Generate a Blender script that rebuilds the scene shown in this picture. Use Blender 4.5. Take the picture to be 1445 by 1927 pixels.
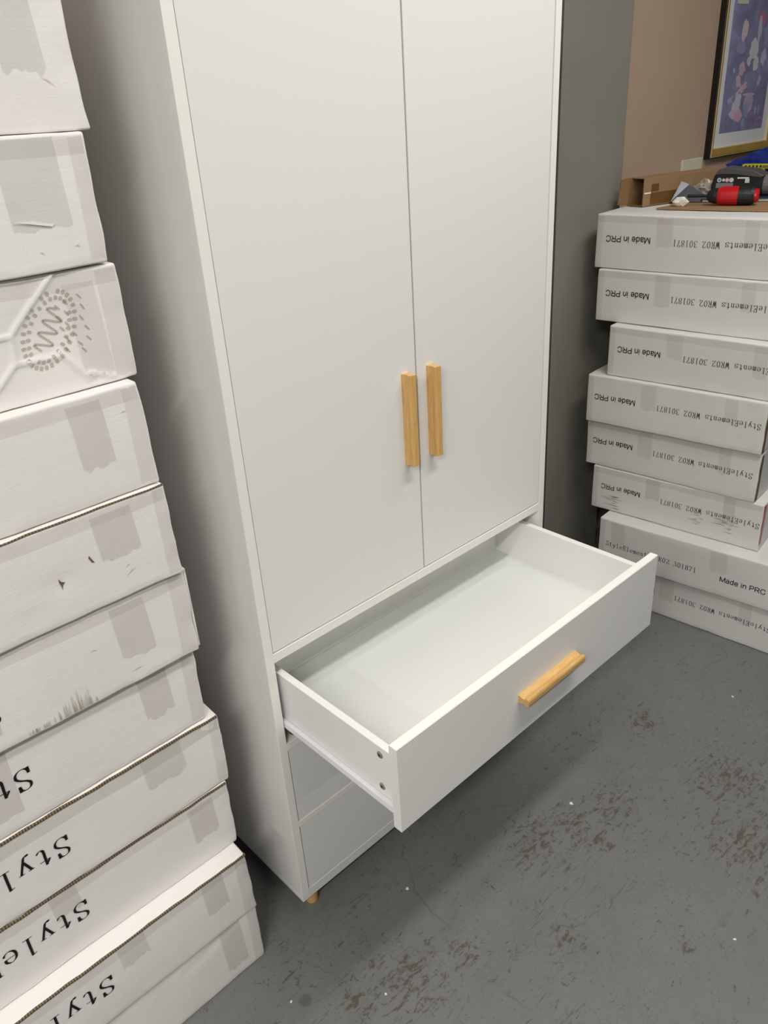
import bpy, bmesh, math, random
from mathutils import Vector, Matrix, noise

random.seed(7)
SC = bpy.context.scene
for o in list(bpy.data.objects):
    bpy.data.objects.remove(o)
COL = SC.collection

# ------------------------------------------------------------------ camera
def rot(rx, ry, rz):
    return Matrix.Rotation(rz, 3, 'Z') @ Matrix.Rotation(ry, 3, 'Y') @ Matrix.Rotation(rx, 3, 'X')
cam = bpy.data.cameras.new('camera')
cam.sensor_fit = 'HORIZONTAL'; cam.sensor_width = 36.0
cam.lens = 1477.75 / 1445 * 36.0
cam.clip_start = 0.02
camo = bpy.data.objects.new('camera', cam); COL.objects.link(camo)
camo.matrix_world = Matrix.Translation((-0.5676, -0.9683, 1.5322)) @ rot(1.0959, 0.0590, -0.7606).to_4x4()
SC.camera = camo

# ------------------------------------------------------------------ world, lights, exposure
w = bpy.data.worlds.new('world'); SC.world = w; w.use_nodes = True
w.node_tree.nodes['Background'].inputs[0].default_value = (0.9, 0.95, 1, 1)
w.node_tree.nodes['Background'].inputs[1].default_value = 0.02
CEIL = 2.64
def area(name, loc, sx, sy, power, col=(1.0, 0.972, 0.91)):
    l = bpy.data.lights.new(name, 'AREA'); l.shape = 'RECTANGLE'; l.size = sx; l.size_y = sy
    l.energy = power; l.color = col
    o = bpy.data.objects.new(name, l); COL.objects.link(o); o.location = loc
    return o
area('ceiling_light', (-1.90, -1.55, CEIL - 0.03), 1.25, 0.16, 62)
area('ceiling_light', (0.52, -0.92, CEIL - 0.03), 1.25, 0.16, 26)
area('ceiling_light', (1.65, -0.60, CEIL - 0.03), 1.25, 0.16, 11)
area('ceiling_light', (0.05, -4.2, CEIL - 0.03), 1.25, 0.16, 18)
area('ceiling_light', (-3.2, -1.2, CEIL - 0.03), 0.16, 1.25, 40)
SC.view_settings.view_transform = 'Standard'
SC.view_settings.look = 'None'
SC.view_settings.gamma = 1.0
SC.view_settings.use_curve_mapping = False
SC.view_settings.exposure = 0.0

# ------------------------------------------------------------------ materials
def srgb(r, g, b):
    f = lambda c: (c / 255 / 12.92) if c / 255 <= 0.04045 else ((c / 255 + 0.055) / 1.055) ** 2.4
    return (f(r), f(g), f(b))
class N:
    def __init__(s, name):
        s.m = bpy.data.materials.new(name); s.m.use_nodes = True
        s.t = s.m.node_tree; s.b = s.t.nodes['Principled BSDF']
    def node(s, typ, **kw):
        n = s.t.nodes.new(typ)
        for k, v in kw.items(): setattr(n, k, v)
        return n
    def link(s, a, b): s.t.links.new(a, b)
    def coord(s, scale=(1, 1, 1), rotz=0.0, kind='Object'):
        tc = s.node('ShaderNodeTexCoord'); mp = s.node('ShaderNodeMapping')
        mp.inputs['Scale'].default_value = scale; mp.inputs['Rotation'].default_value = (0, 0, rotz)
        s.link(tc.outputs[kind], mp.inputs[0]); return mp.outputs[0]
    def noise(s, vec, scale, detail=3, rough=0.5, dist=0.0):
        n = s.node('ShaderNodeTexNoise'); n.inputs['Scale'].default_value = scale
        n.inputs['Detail'].default_value = detail; n.inputs['Roughness'].default_value = rough
        n.inputs['Distortion'].default_value = dist
        s.link(vec, n.inputs['Vector']); return n.outputs['Fac']
    def ramp(s, fac, stops):
        r = s.node('ShaderNodeValToRGB'); e = r.color_ramp.elements
        while len(e) < len(stops): e.new(0.5)
        for k, (p, c) in enumerate(stops):
            e[k].position = p; e[k].color = (c, c, c, 1) if not isinstance(c, tuple) else (*c, 1)
        s.link(fac, r.inputs[0]); return r.outputs[0]
    def mix(s, fac, a, b, mode='MIX'):
        n = s.node('ShaderNodeMix', data_type='RGBA', blend_type=mode)
        for sock, v in ((n.inputs[0], fac), (n.inputs[6], a), (n.inputs[7], b)):
            if isinstance(v, tuple): sock.default_value = (*v, 1)
            elif isinstance(v, (int, float)): sock.default_value = v
            else: s.link(v, sock)
        return n.outputs[2]
    def math(s, op, a, b=0.0, clamp=False):
        n = s.node('ShaderNodeMath', operation=op, use_clamp=clamp)
        for sock, v in ((n.inputs[0], a), (n.inputs[1], b)):
            if isinstance(v, (int, float)): sock.default_value = v
            else: s.link(v, sock)
        return n.outputs[0]
    def bump(s, h, strength=0.2, dist=0.001):
        n = s.node('ShaderNodeBump'); n.inputs['Strength'].default_value = strength
        n.inputs['Distance'].default_value = dist
        s.link(h, n.inputs['Height']); s.link(n.outputs[0], s.b.inputs['Normal'])
    def color(s, c):
        if isinstance(c, tuple): s.b.inputs['Base Color'].default_value = (*c, 1)
        else: s.link(c, s.b.inputs['Base Color'])
        return s
    def set(s, rough=0.5, metal=0.0, spec=0.5, alpha=1.0, trans=0.0):
        s.b.inputs['Roughness'].default_value = rough; s.b.inputs['Metallic'].default_value = metal
        s.b.inputs['Specular IOR Level'].default_value = spec; s.b.inputs['Alpha'].default_value = alpha
        s.b.inputs['Transmission Weight'].default_value = trans
        return s

def plain(name, c, rough=0.5, metal=0.0, spec=0.5, var=0.06, scale=40, bump=0.0, alpha=1.0, trans=0.0):
    n = N(name); v = n.coord()
    f = n.noise(v, scale, 4)
    lo = tuple(x * (1 - var) for x in c); hi = tuple(min(1, x * (1 + var)) for x in c)
    n.color(n.mix(f, lo, hi)); n.set(rough, metal, spec, alpha, trans)
    if bump: n.bump(f, bump, 0.002)
    return n.m

M = {}
M['white'] = plain('white_laminate', (0.80, 0.795, 0.785), 0.42, spec=0.4, var=0.008, scale=300, bump=0.02)
M['edge'] = plain('cream_edge_band', (0.86, 0.855, 0.815), 0.4, spec=0.4, var=0.01, scale=200)
M['inner'] = plain('white_drawer_board', (0.80, 0.80, 0.80), 0.45, spec=0.4, var=0.008, scale=200)
M['base'] = plain('drawer_base_board', (0.70, 0.71, 0.68), 0.5, spec=0.3, var=0.01, scale=100)
M['runner'] = plain('white_enamelled_steel_and_glint', (0.84, 0.84, 0.86), 0.3, var=0.01)
M['steel'] = plain('screw_steel', (0.30, 0.275, 0.24), 0.35, metal=0.35, var=0.2, scale=300)
M['brass'] = plain('brass_fitting', (0.32, 0.17, 0.05), 0.35, metal=0.7, var=0.1)
M['dark'] = plain('dark_recess', (0.03, 0.03, 0.03), 0.7)
M['ink'] = plain('black_ink', (0.010, 0.010, 0.012), 0.55, spec=0.2, var=0.2, scale=200)
M['inkgrey'] = plain('faded_ink', (0.045, 0.043, 0.043), 0.6, spec=0.2, var=0.3, scale=300)
M['mat'] = plain('picture_mount', (0.78, 0.78, 0.82), 0.6, var=0.03, scale=20)
M['gold'] = plain('gilt_frame', (0.46, 0.29, 0.06), 0.35, metal=0.25, var=0.2, scale=30)
M['gold2'] = plain('pale_gilt_bead', (0.80, 0.66, 0.36), 0.3, metal=0.3, var=0.1, scale=30)
M['black'] = plain('black_lacquer', (0.006, 0.005, 0.005), 0.35, var=0.2)
M['plate'] = plain('ivory_plastic', (0.66, 0.63, 0.50), 0.4, var=0.03)
M['kraft'] = plain('brown_cardboard', (0.22, 0.135, 0.065), 0.75, spec=0.15, var=0.12, scale=30)
M['kraft2'] = plain('pale_brown_cardboard', (0.30, 0.19, 0.105), 0.75, spec=0.15, var=0.1, scale=25)
M['packtape'] = plain('brown_packing_tape', (0.15, 0.075, 0.02), 0.22, spec=0.6, var=0.1)
M['red'] = plain('red_plastic', (0.48, 0.006, 0.012), 0.3, spec=0.5, var=0.05)
M['rubber'] = plain('black_rubber', (0.008, 0.008, 0.009), 0.5, var=0.2, scale=80)
M['toolgrey'] = plain('grey_plastic', (0.075, 0.075, 0.075), 0.45, var=0.08)
M['toolgrey2'] = plain('light_grey_plastic', (0.15, 0.148, 0.14), 0.4, var=0.08)
M['lime'] = plain('lime_plastic', (0.40, 0.44, 0.015), 0.4, var=0.06)
M['blue'] = plain('blue_plastic_film', (0.006, 0.022, 0.21), 0.35, var=0.3, scale=12)
M['tissue'] = plain('white_tissue', (0.78, 0.76, 0.70), 0.9, var=0.05, bump=0.3)
M['navy'] = plain('navy_cover', (0.015, 0.03, 0.08), 0.35, var=0.3, scale=20)
M['page'] = plain('cream_pages', (0.58, 0.62, 0.50), 0.7, var=0.1, scale=200)
M['foil'] = plain('grey_foil_bag', (0.13, 0.14, 0.17), 0.38, metal=0.5, var=0.4, scale=18)
M['plastic'] = plain('clear_plastic_bag', (0.50, 0.45, 0.40), 0.15, spec=0.8, var=0.15, alpha=0.62)
M['label'] = plain('grey_rating_label', (0.20, 0.21, 0.22), 0.5, var=0.3, scale=400)
M['labelw'] = plain('white_label_print', (0.62, 0.65, 0.66), 0.5, var=0.1, scale=200)
M['teal'] = plain('teal_badge', (0.08, 0.28, 0.38), 0.4)
M['pink'] = plain('pink_badge', (0.55, 0.25, 0.28), 0.4)
M['redtape'] = plain('red_tape', (0.30, 0.012, 0.02), 0.3, var=0.1)
M['rust'] = plain('torn_brown_liner', (0.16, 0.09, 0.055), 0.8, var=0.3, scale=120)
M['soil'] = plain('brown_dirt_mark', (0.30, 0.23, 0.16), 0.9, spec=0.1, var=0.35, scale=150, alpha=0.34)
M['soil2'] = plain('faint_dirt_mark', (0.40, 0.35, 0.26), 0.9, spec=0.1, var=0.3, scale=150, alpha=0.22)
M['crease'] = plain('carton_mark', (0.52, 0.48, 0.46), 0.6, spec=0.2, var=0.1, scale=150, alpha=0.6)  # dull tone for small random marks on the carton faces
M['ceil'] = plain('ceiling_paint', (0.36, 0.36, 0.35), 0.8, var=0.03, scale=5)
M['wallw'] = plain('grey_wall_paint', (0.20, 0.20, 0.195), 0.7, var=0.03, scale=4)
M['shade_strip'] = plain('painted_column_shade', (0.10, 0.10, 0.105), 0.5)
M['wallb'] = plain('brown_wall_paint', srgb(186, 162, 142), 0.55, spec=0.3, var=0.05, scale=6, bump=0.06)

def mat_wood():
    n = N('pale_oak'); v = n.coord((9, 90, 90)); f = n.noise(v, 3.0, 5, 0.6, 0.4)
    g = n.noise(n.coord((30, 600, 600)), 2.0, 2)
    c = n.ramp(f, [(0.25, srgb(196, 152, 92)), (0.5, srgb(218, 176, 112)), (0.75, srgb(230, 192, 132))])
    n.color(n.mix(n.math('MULTIPLY', g, 0.35), c, srgb(176, 124, 58))); n.set(0.38, spec=0.45); n.bump(f, 0.08, 0.001)
    return n.m
M['wood'] = mat_wood()

def mat_carton(name, c1, c2, scuff=0.4):
    n = N(name); v = n.coord()
    a = n.noise(v, 5, 5, 0.6); b = n.noise(n.coord((3, 3, 60)), 6, 3)
    base = n.mix(a, c1, c2)
    sp = n.ramp(n.noise(v, 55, 4, 0.65), [(0.68, 0.0), (0.80, scuff)])
    base = n.mix(sp, base, tuple(x * 0.62 for x in c1))
    base = n.mix(n.math('MULTIPLY', b, 0.05), base, tuple(x * 0.75 for x in c1))
    n.color(base); n.set(0.55, spec=0.3)
    n.bump(n.math('ADD', n.math('MULTIPLY', b, 0.12), n.noise(v, 11, 5, 0.6)), 0.32, 0.006)
    return n.m
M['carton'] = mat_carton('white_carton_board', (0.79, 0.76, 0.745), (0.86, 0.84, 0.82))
M['carton2'] = mat_carton('shade_greyed_carton_board', (0.66, 0.66, 0.65), (0.73, 0.73, 0.715))  # same board as the left stack, greyed in colour for its dimmer light
def mat_tape(name='clear_packing_tape', al=0.34):
    n = N(name); v = n.coord((1, 1, 1))
    f = n.noise(v, 20, 4)
    n.color(n.mix(f, (0.64, 0.60, 0.595), (0.74, 0.70, 0.685))); n.set(0.24, spec=0.5, alpha=al); n.bump(n.noise(v, 30, 3), 0.3, 0.002)
    return n.m
M['tape'] = mat_tape()
M['tapeband'] = mat_tape('thin_clear_packing_tape', 0.22)
def mat_tapeg():
    n = N('greenish_packing_tape'); v = n.coord((1, 1, 1))
    f = n.noise(v, 20, 4)
    n.color(n.mix(f, (0.62, 0.62, 0.57), (0.72, 0.715, 0.66))); n.set(0.24, spec=0.5, alpha=0.30); n.bump(n.noise(v, 30, 3), 0.3, 0.002)
    return n.m
M['tapeg'] = mat_tapeg()
def mat_flute():
    n = N('corrugated_edge'); v = n.coord()
    wv = n.node('ShaderNodeTexWave', bands_direction='X'); wv.inputs['Scale'].default_value = 70
    wv.inputs['Distortion'].default_value = 2.0; wv.inputs['Detail'].default_value = 2
    n.link(v, wv.inputs['Vector'])
    n.color(n.mix(wv.outputs['Fac'], (0.075, 0.055, 0.036), (0.27, 0.205, 0.14))); n.set(0.8, spec=0.1)
    return n.m
M['flute'] = mat_flute()
def mat_pil():
    n = N('grey_green_wall_paint'); v = n.coord()
    a = n.noise(v, 4, 4)
    c = n.mix(a, srgb(132, 130, 122), srgb(144, 142, 134))
    sp = n.ramp(n.noise(n.coord((8, 8, 2)), 7, 5, 0.7), [(0.70, 0.0), (0.78, 0.6)])
    n.color(n.mix(sp, c, srgb(84, 82, 74))); n.set(0.42, spec=0.4); n.bump(n.noise(v, 60, 3), 0.1, 0.001)
    return n.m
M['pil'] = mat_pil()

def mat_floor():
    n = N('worn_painted_concrete'); v = n.coord()
    a = n.noise(v, 2.3, 6, 0.6); b = n.noise(v, 13, 5, 0.65)
    base = n.mix(n.math('ADD', n.math('MULTIPLY', a, 0.6), n.math('MULTIPLY', b, 0.4)), (0.120, 0.124, 0.122), (0.215, 0.220, 0.213))
    # fine dark pitting and flakes
    pit = n.ramp(n.noise(v, 150, 6, 0.75, 0.4), [(0.565, 0.0), (0.66, 0.65)])
    msk = n.ramp(n.noise(v, 4.5, 4, 0.6), [(0.40, 0.15), (0.62, 1.0)])
    base = n.mix(n.math('MULTIPLY', pit, msk), base, (0.050, 0.049, 0.046))
    fl = n.ramp(n.noise(v, 34, 7, 0.78, 1.2), [(0.585, 0.0), (0.645, 0.8)])
    msk2 = n.ramp(n.noise(n.coord((1, 1, 1), 1.1), 3.3, 4, 0.6), [(0.42, 0.10), (0.58, 1.0)])
    base = n.mix(n.math('MULTIPLY', fl, msk2), base, (0.052, 0.049, 0.043))
    # long scratches in several directions
    for rz, sc, wd, st, dk, mk_ in ((0.62, (1.1, 13, 1), 0.0045, 0.7, (0.06, 0.058, 0.055), 2.7), (-0.85, (1.3, 15, 1), 0.004, 0.6, (0.055, 0.055, 0.053), 3.4),
                           (1.30, (1.6, 17, 1), 0.004, 0.5, (0.06, 0.058, 0.055), 4.1), (2.3, (1.2, 14, 1), 0.003, 0.45, (0.27, 0.28, 0.27), 3.0)):
        f = n.noise(n.coord(sc, rz), 1.7, 3, 0.5, 0.5)
        d = n.math('ABSOLUTE', n.math('SUBTRACT', f, 0.5))
        ln = n.ramp(d, [(0.0, st), (wd, 0.0)])
        g = n.ramp(n.noise(n.coord((1, 1, 1), rz), mk_, 4, 0.6), [(0.52, 0.0), (0.62, 1.0)])
        base = n.mix(n.math('MULTIPLY', ln, g), base, dk)
    # hairline cracks
    vo = n.node('ShaderNodeTexVoronoi', feature='DISTANCE_TO_EDGE'); vo.inputs['Scale'].default_value = 2.1
    wob = n.node('ShaderNodeTexNoise'); wob.inputs['Scale'].default_value = 4.0; wob.inputs['Detail'].default_value = 4
    n.link(v, wob.inputs['Vector']); va = n.node('ShaderNodeVectorMath', operation='MULTIPLY_ADD')
    n.link(wob.outputs['Color'], va.inputs[0]); va.inputs[1].default_value = (0.25, 0.25, 0); n.link(v, va.inputs[2]); n.link(va.outputs[0], vo.inputs['Vector'])
    ck = n.math('MULTIPLY', n.ramp(vo.outputs['Distance'], [(0.0, 0.38), (0.0035, 0.0)]), n.ramp(n.noise(v, 3.1, 4, 0.6), [(0.49, 0.0), (0.58, 1.0)]))
    base = n.mix(ck, base, (0.05, 0.05, 0.048))
    # worn-through rusty brown patches at the places where they lie on this floor
    pos = n.coord(); spots = [(0.50, -0.225, 0.13), (0.60, -0.27, 0.10), (0.70, -0.29, 0.10), (0.83, -0.58, 0.17), (0.98, -0.46, 0.15), (0.05, -0.24, 0.14),
                              (0.18, -0.29, 0.06), (0.36, -0.42, 0.05), (0.50, -0.60, 0.025), (-0.03, -0.20, 0.07), (1.02, -0.2, 0.08), (0.60, -0.33, 0.05)]
    tot = None
    for x, y, r in spots:
        dn = n.node('ShaderNodeVectorMath', operation='DISTANCE'); n.link(pos, dn.inputs[0]); dn.inputs[1].default_value = (x, y, 0)
        k = n.math('SUBTRACT', 1.0, n.math('DIVIDE', dn.outputs['Value'], r), True)
        tot = k if tot is None else n.math('MAXIMUM', tot, k)
    wear = n.noise(n.coord((1, 1, 1), 0.6), 60, 6, 0.75, 0.8)
    wear2 = n.noise(n.coord((14, 60, 1), -0.75), 1.6, 5, 0.75, 0.8)
    ww = n.math('ADD', n.math('MULTIPLY', n.math('ADD', wear, wear2), 0.5), n.math('MULTIPLY', tot, 0.10))
    br = n.ramp(ww, [(0.570, 0.0), (0.625, 0.75)])
    base = n.mix(br, base, n.mix(wear, (0.040, 0.030, 0.019), (0.105, 0.078, 0.050)))
    # round stain
    dn = n.node('ShaderNodeVectorMath', operation='DISTANCE'); n.link(pos, dn.inputs[0]); dn.inputs[1].default_value = (-0.107, -0.131, 0)
    rs = n.ramp(dn.outputs['Value'], [(0.0, 0.55), (0.011, 0.5), (0.0145, 0.0)])
    base = n.mix(rs, base, (0.075, 0.066, 0.055))
    n.color(base)
    r = n.math('ADD', n.math('MULTIPLY', b, 0.2), 0.42)
    n.link(r, n.b.inputs['Roughness']); n.b.inputs['Specular IOR Level'].default_value = 0.35
    n.bump(n.math('SUBTRACT', b, n.math('MULTIPLY', br, 0.8)), 0.25, 0.003)
    return n.m
M['floor'] = mat_floor()

# ------------------------------------------------------------------ mesh helpers
def link_mesh(name, me, mat, parent=None, loc=(0, 0, 0), rotation=(0, 0, 0)):
    o = bpy.data.objects.new(name, me); COL.objects.link(o)
    if mat is not None and not me.materials: me.materials.append(mat)
    if parent is not None: o.parent = parent
    o.location = loc; o.rotation_euler = rotation
    return o
def mesh_of(name, verts, faces, smooth=False):
    me = bpy.data.meshes.new(name); me.from_pydata([tuple(v) for v in verts], [], faces); me.validate()
    if smooth:
        for p in me.polygons: p.use_smooth = True
    return me
def mk(name, verts, faces, mat, parent=None, loc=(0, 0, 0), rotation=(0, 0, 0), smooth=False):
    return link_mesh(name, mesh_of(name, verts, faces, smooth), mat, parent, loc, rotation)
def bm_obj(name, bm, mat, parent=None, loc=(0, 0, 0), rotation=(0, 0, 0), smooth=False):
    bmesh.ops.recalc_face_normals(bm, faces=bm.faces)
    me = bpy.data.meshes.new(name); bm.to_mesh(me); bm.free()
    if smooth:
        for p in me.polygons: p.use_smooth = True
    return link_mesh(name, me, mat, parent, loc, rotation)
def bm_box(bm, x0, x1, y0, y1, z0, z1, bev=0.0, seg=2):
    vs = [bm.verts.new(p) for p in ((x0, y0, z0), (x1, y0, z0), (x1, y1, z0), (x0, y1, z0), (x0, y0, z1), (x1, y0, z1), (x1, y1, z1), (x0, y1, z1))]
    fs = [bm.faces.new([vs[i] for i in f]) for f in ((3, 2, 1, 0), (4, 5, 6, 7), (0, 1, 5, 4), (1, 2, 6, 5), (2, 3, 7, 6), (3, 0, 4, 7))]
    if bev:
        es = list({e for f in fs for e in f.edges})
        bmesh.ops.bevel(bm, geom=es, offset=bev, segments=seg, profile=0.5, affect='EDGES')
def box(name, x0, x1, y0, y1, z0, z1, mat, parent=None, bev=0.0008, loc=(0, 0, 0), rotation=(0, 0, 0)):
    bm = bmesh.new(); bm_box(bm, x0, x1, y0, y1, z0, z1, bev)
    return bm_obj(name, bm, mat, parent, loc, rotation)
def tag(o, label, cat, group=None, kind=None):
    if label: o['label'] = label
    if cat: o['category'] = cat
    if group: o['group'] = group
    if kind: o['kind'] = kind
    return o
def struct(o): o['kind'] = 'structure'; return o
def empty(name, loc, rz=0.0):
    o = bpy.data.objects.new(name, None); COL.objects.link(o); o.location = loc; o.rotation_euler = (0, 0, rz)
    o.empty_display_size = 0.05; return o
def prism_x(poly, x0, x1, cap=True):
    n = len(poly); vs = [(x0, a, b) for a, b in poly] + [(x1, a, b) for a, b in poly]
    fs = [(i, (i + 1) % n, n + (i + 1) % n, n + i) for i in range(n)]
    if cap: fs += [tuple(reversed(range(n))), tuple(range(n, 2 * n))]
    return vs, fs
def lathe(profile, seg=24, axis='Z'):
    vs, fs = [], []
    for r, z in profile:
        for k in range(seg):
            a = 2 * math.pi * k / seg
            vs.append((r * math.cos(a), r * math.sin(a), z))
    for i in range(len(profile) - 1):
        for k in range(seg):
            fs.append((i * seg + k, i * seg + (k + 1) % seg, (i + 1) * seg + (k + 1) % seg, (i + 1) * seg + k))
    fs.append(tuple(reversed(range(seg)))); fs.append(tuple(range((len(profile) - 1) * seg, len(profile) * seg)))
    if axis == 'X': vs = [(z, x, y) for x, y, z in vs]
    if axis == 'Y': vs = [(x, z, -y) for x, y, z in vs]
    return vs, fs

# ------------------------------------------------------------------ setting
X0, X1, Y0, Y1 = -3.4, 3.6, -7.0, 0.50
T = 0.1
struct(box('floor', X0 - T, X1 + T, Y0 - T, Y1 + T, -0.1, 0.0, M['floor'], bev=0))
struct(box('ceiling', X0 - T, X1 + T, Y0 - T, Y1 + T, CEIL, CEIL + 0.1, M['ceil'], bev=0))
struct(box('wall_back', X0 - T, X1 + T, Y1, Y1 + T, 0, CEIL, M['wallb'], bev=0))
struct(box('wall_front', X0 - T, X1 + T, Y0 - T, Y0, 0, CEIL, M['wallw'], bev=0))
struct(box('wall_left', X0 - T, X0, Y0, Y1, 0, CEIL, M['wallw'], bev=0))
struct(box('wall_right', X1, X1 + T, Y0, Y1, 0, CEIL, M['wallw'], bev=0))
struct(box('wall_column', 1.420, 1.755, 0.430, Y1, 0, CEIL, M['pil'], bev=0.004))

struct(box('shade_strip_1', 1.4175, 1.4198, 0.4300, Y1, 0, CEIL, M['shade_strip'], bev=0.0004))  # shade on the column's left side, painted as a dark strip

# ------------------------------------------------------------------ wardrobe
W, TH, DEP, HT, ZB = 0.80, 0.0173, 0.40, 1.82, 0.06
OX, OY = 0.4, 0.2
wd = empty('wardrobe', (OX, OY, 0))
tag(wd, 'tall white two-door wardrobe with oak handles and one drawer pulled open', 'wardrobe')
def wbox(name, x0, x1, y0, y1, z0, z1, mat, parent=None, bev=0.0008):
    return box(name, x0 - OX, x1 - OX, y0 - OY, y1 - OY, z0, z1, mat, parent or wd, bev)
def band(par, x0, x1, z0, z1, y=0.0):
    return wbox('edge_band', x0, x1, y - 0.0009, y, z0, z1, M['edge'], par, 0.0003)
for x0 in (0.0, W - TH):
    p = wbox('side_panel', x0, x0 + TH, 0.0, DEP, ZB + 0.0125, HT, M['white'])
    band(p, x0, x0 + TH, ZB + 0.0125, HT)
p = wbox('top_panel', TH, W - TH, 0.0, DEP, HT - TH, HT, M['white']); band(p, TH, W - TH, HT - TH, HT)
bm = bmesh.new()
bm_box(bm, -OX, W - OX, -OY, DEP - OY, ZB, ZB + 0.0123, 0.0008)
bm_box(bm, TH - OX, W - TH - OX, -OY, DEP - OY, ZB + 0.0118, ZB + 0.0252, 0.0006)
bp = bm_obj('bottom_panel', bm, M['white'], wd)
wbox('back_panel', TH, W - TH, DEP - 0.006, DEP, ZB + 0.026, HT - TH, M['white'])
RAILS = ((0.6787, 0.6968), (0.4730, 0.4892), (0.2706, 0.2846))
for z0, z1 in RAILS:
    p = wbox('rail', TH, W - TH, 0.0, 0.09 if z0 < 0.6 else DEP - 0.006, z0, z1, M['white']); band(p, TH, W - TH, z0, z1)
# handle: grooved oak pull, profile across (a = half width, b = out from the face)
prof = [(-0.0085, 0.0), (-0.0080, 0.0035), (-0.0066, 0.0065), (-0.0055, 0.0100), (-0.0056, 0.0130), (-0.0066, 0.0150), (-0.0078, 0.0160),
        (-0.0084, 0.0172), (-0.0084, 0.0195), (-0.0072, 0.0215), (-0.0040, 0.0228), (0.0040, 0.0228), (0.0072, 0.0215), (0.0084, 0.0195),
        (0.0084, 0.0172), (0.0078, 0.0160), (0.0066, 0.0150), (0.0056, 0.0130), (0.0055, 0.0100), (0.0066, 0.0065), (0.0080, 0.0035), (0.0085, 0.0)]
hv, hf = prism_x([(-b, a) for a, b in prof], -0.087, 0.087)      # local x = length, -y = out, z = across
hme = mesh_of('handle', hv, hf); hme.materials.append(M['wood'])
def handle(par, x, y, z, upright):
    o = link_mesh('handle', hme, None, par, (x - OX, y - OY, z), (0, math.pi / 2 if upright else 0, 0))
    o['label'] = 'grooved pale oak handle'
    return o
G = 0.0016
ZD = 0.6974
for x0, x1, hx in ((TH + G, W / 2 - 0.0019, 0.3700), (W / 2 + 0.0019, W - TH - G, 0.4340)):
    d = wbox('door', x0, x1, 0.0004, 0.0164, ZD + G, HT - TH - G, M['white'], bev=0.0007)
    handle(d, hx, 0.0004, 1.027, True)
# closed drawers
for z0, z1 in ((0.2846 + G, 0.4730 - G), (ZB + 0.0252 + G, 0.2706 - G)):
    d = wbox('drawer', TH + G * 1.4, W - TH - G * 1.4, 0.0006, 0.0166, z0, z1, M['white'], bev=0.0007)
    handle(d, 0.402, 0.0006, (z0 + z1) / 2, False)
    for x0 in (0.030, W - 0.042): wbox('drawer_side', x0, x0 + 0.012, 0.0168, DEP - 0.03, z0 + 0.03, z1 - 0.03, M['inner'], d)
# open drawer
YF, YI = -0.3048, -0.2872
DZ0, DZ1 = 0.4983, 0.6737
dr = wbox('drawer', 0.0190, 0.7815, YF, YI, DZ0, DZ1, M['white'], bev=0.0008); dr['label'] = 'open drawer pulled out below the doors'
b = wbox('edge_band', 0.0191, 0.7814, YF + 0.0009, YI - 0.0009, DZ1, DZ1 + 0.0006, M['edge'], dr, 0.0002)
handle(dr, 0.404, YF, 0.5850, False)
SZ0, SZ1, YB = 0.5400, 0.6432, 0.118
for x0 in (0.0284, W - 0.0284 - 0.0135):
    s = wbox('drawer_side', x0, x0 + 0.0135, YI, YB, SZ0, SZ1, M['inner'], dr)
    out = -1 if x0 < 0.4 else 1
    xr = x0 if out < 0 else x0 + 0.0135
    wbox('runner', min(xr, xr + out * 0.0085), max(xr, xr + out * 0.0085), YI + 0.001, YB, SZ0 - 0.0125, SZ0 + 0.0005, M['runner'], dr, 0.0006)
wbox('drawer_back', 0.0419, W - 0.0419, YB - 0.0135, YB, 0.5443, SZ1, M['inner'], dr)
wbox('drawer_base', 0.0419, W - 0.0419, YI, YB - 0.001, 0.5405, 0.5440, M['base'], dr, 0.0)
# screw heads on the drawer's left side
sv, sf = lathe([(0.0010, 0.0012), (0.0035, 0.0018), (0.0062, 0.0010), (0.0066, 0.0)], 20, 'X')
for sy, sz in ((-0.255, 0.626), (-0.255, 0.558)):
    vs = [(-x, y, z) for x, y, z in sv]
    s = mk('screw', vs, sf, M['steel'], dr, (0.0284 - OX, sy - OY, sz))
    bm = bmesh.new()
    bm_box(bm, -0.0021, -0.0012, -0.0032, 0.0032, -0.0007, 0.0007); bm_box(bm, -0.0021, -0.0012, -0.0007, 0.0007, -0.0032, 0.0032)
    bm_obj('cross_slot', bm, M['dark'], s, (0, 0, 0), (0.5, 0, 0))
# corner fitting on the rail under the open drawer
bm = bmesh.new(); bm_box(bm, 0.038 - OX, 0.050 - OX, 0.009 - OY, 0.020 - OY, 0.4893, 0.4990, 0.003); bm_box(bm, 0.044 - OX, 0.060 - OX, 0.014 - OY, 0.022 - OY, 0.4893, 0.5050, 0.002)
bm_obj('corner_fitting', bm, M['brass'], wd)
# inner runner channels
for x0, x1 in ((TH, 0.0196), (W - 0.0196, W - TH)):
    wbox('runner_channel', x0, x1, 0.004, DEP - 0.02, SZ0 - 0.014, SZ0 + 0.010, M['runner'], None, 0.0005)
lv, lf = lathe([(0.0120, 0.0), (0.0130, 0.002), (0.0170, ZB - 0.002), (0.0170, ZB)], 28)
lme = mesh_of('leg', lv, lf, False); lme.materials.append(M['wood'])
for x, y in ((0.0425, 0.0335), (W - 0.0425, 0.0335), (0.047, DEP - 0.05), (W - 0.047, DEP - 0.05)):
    link_mesh('leg', lme, None, wd, (x - OX, y - OY, 0))

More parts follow.
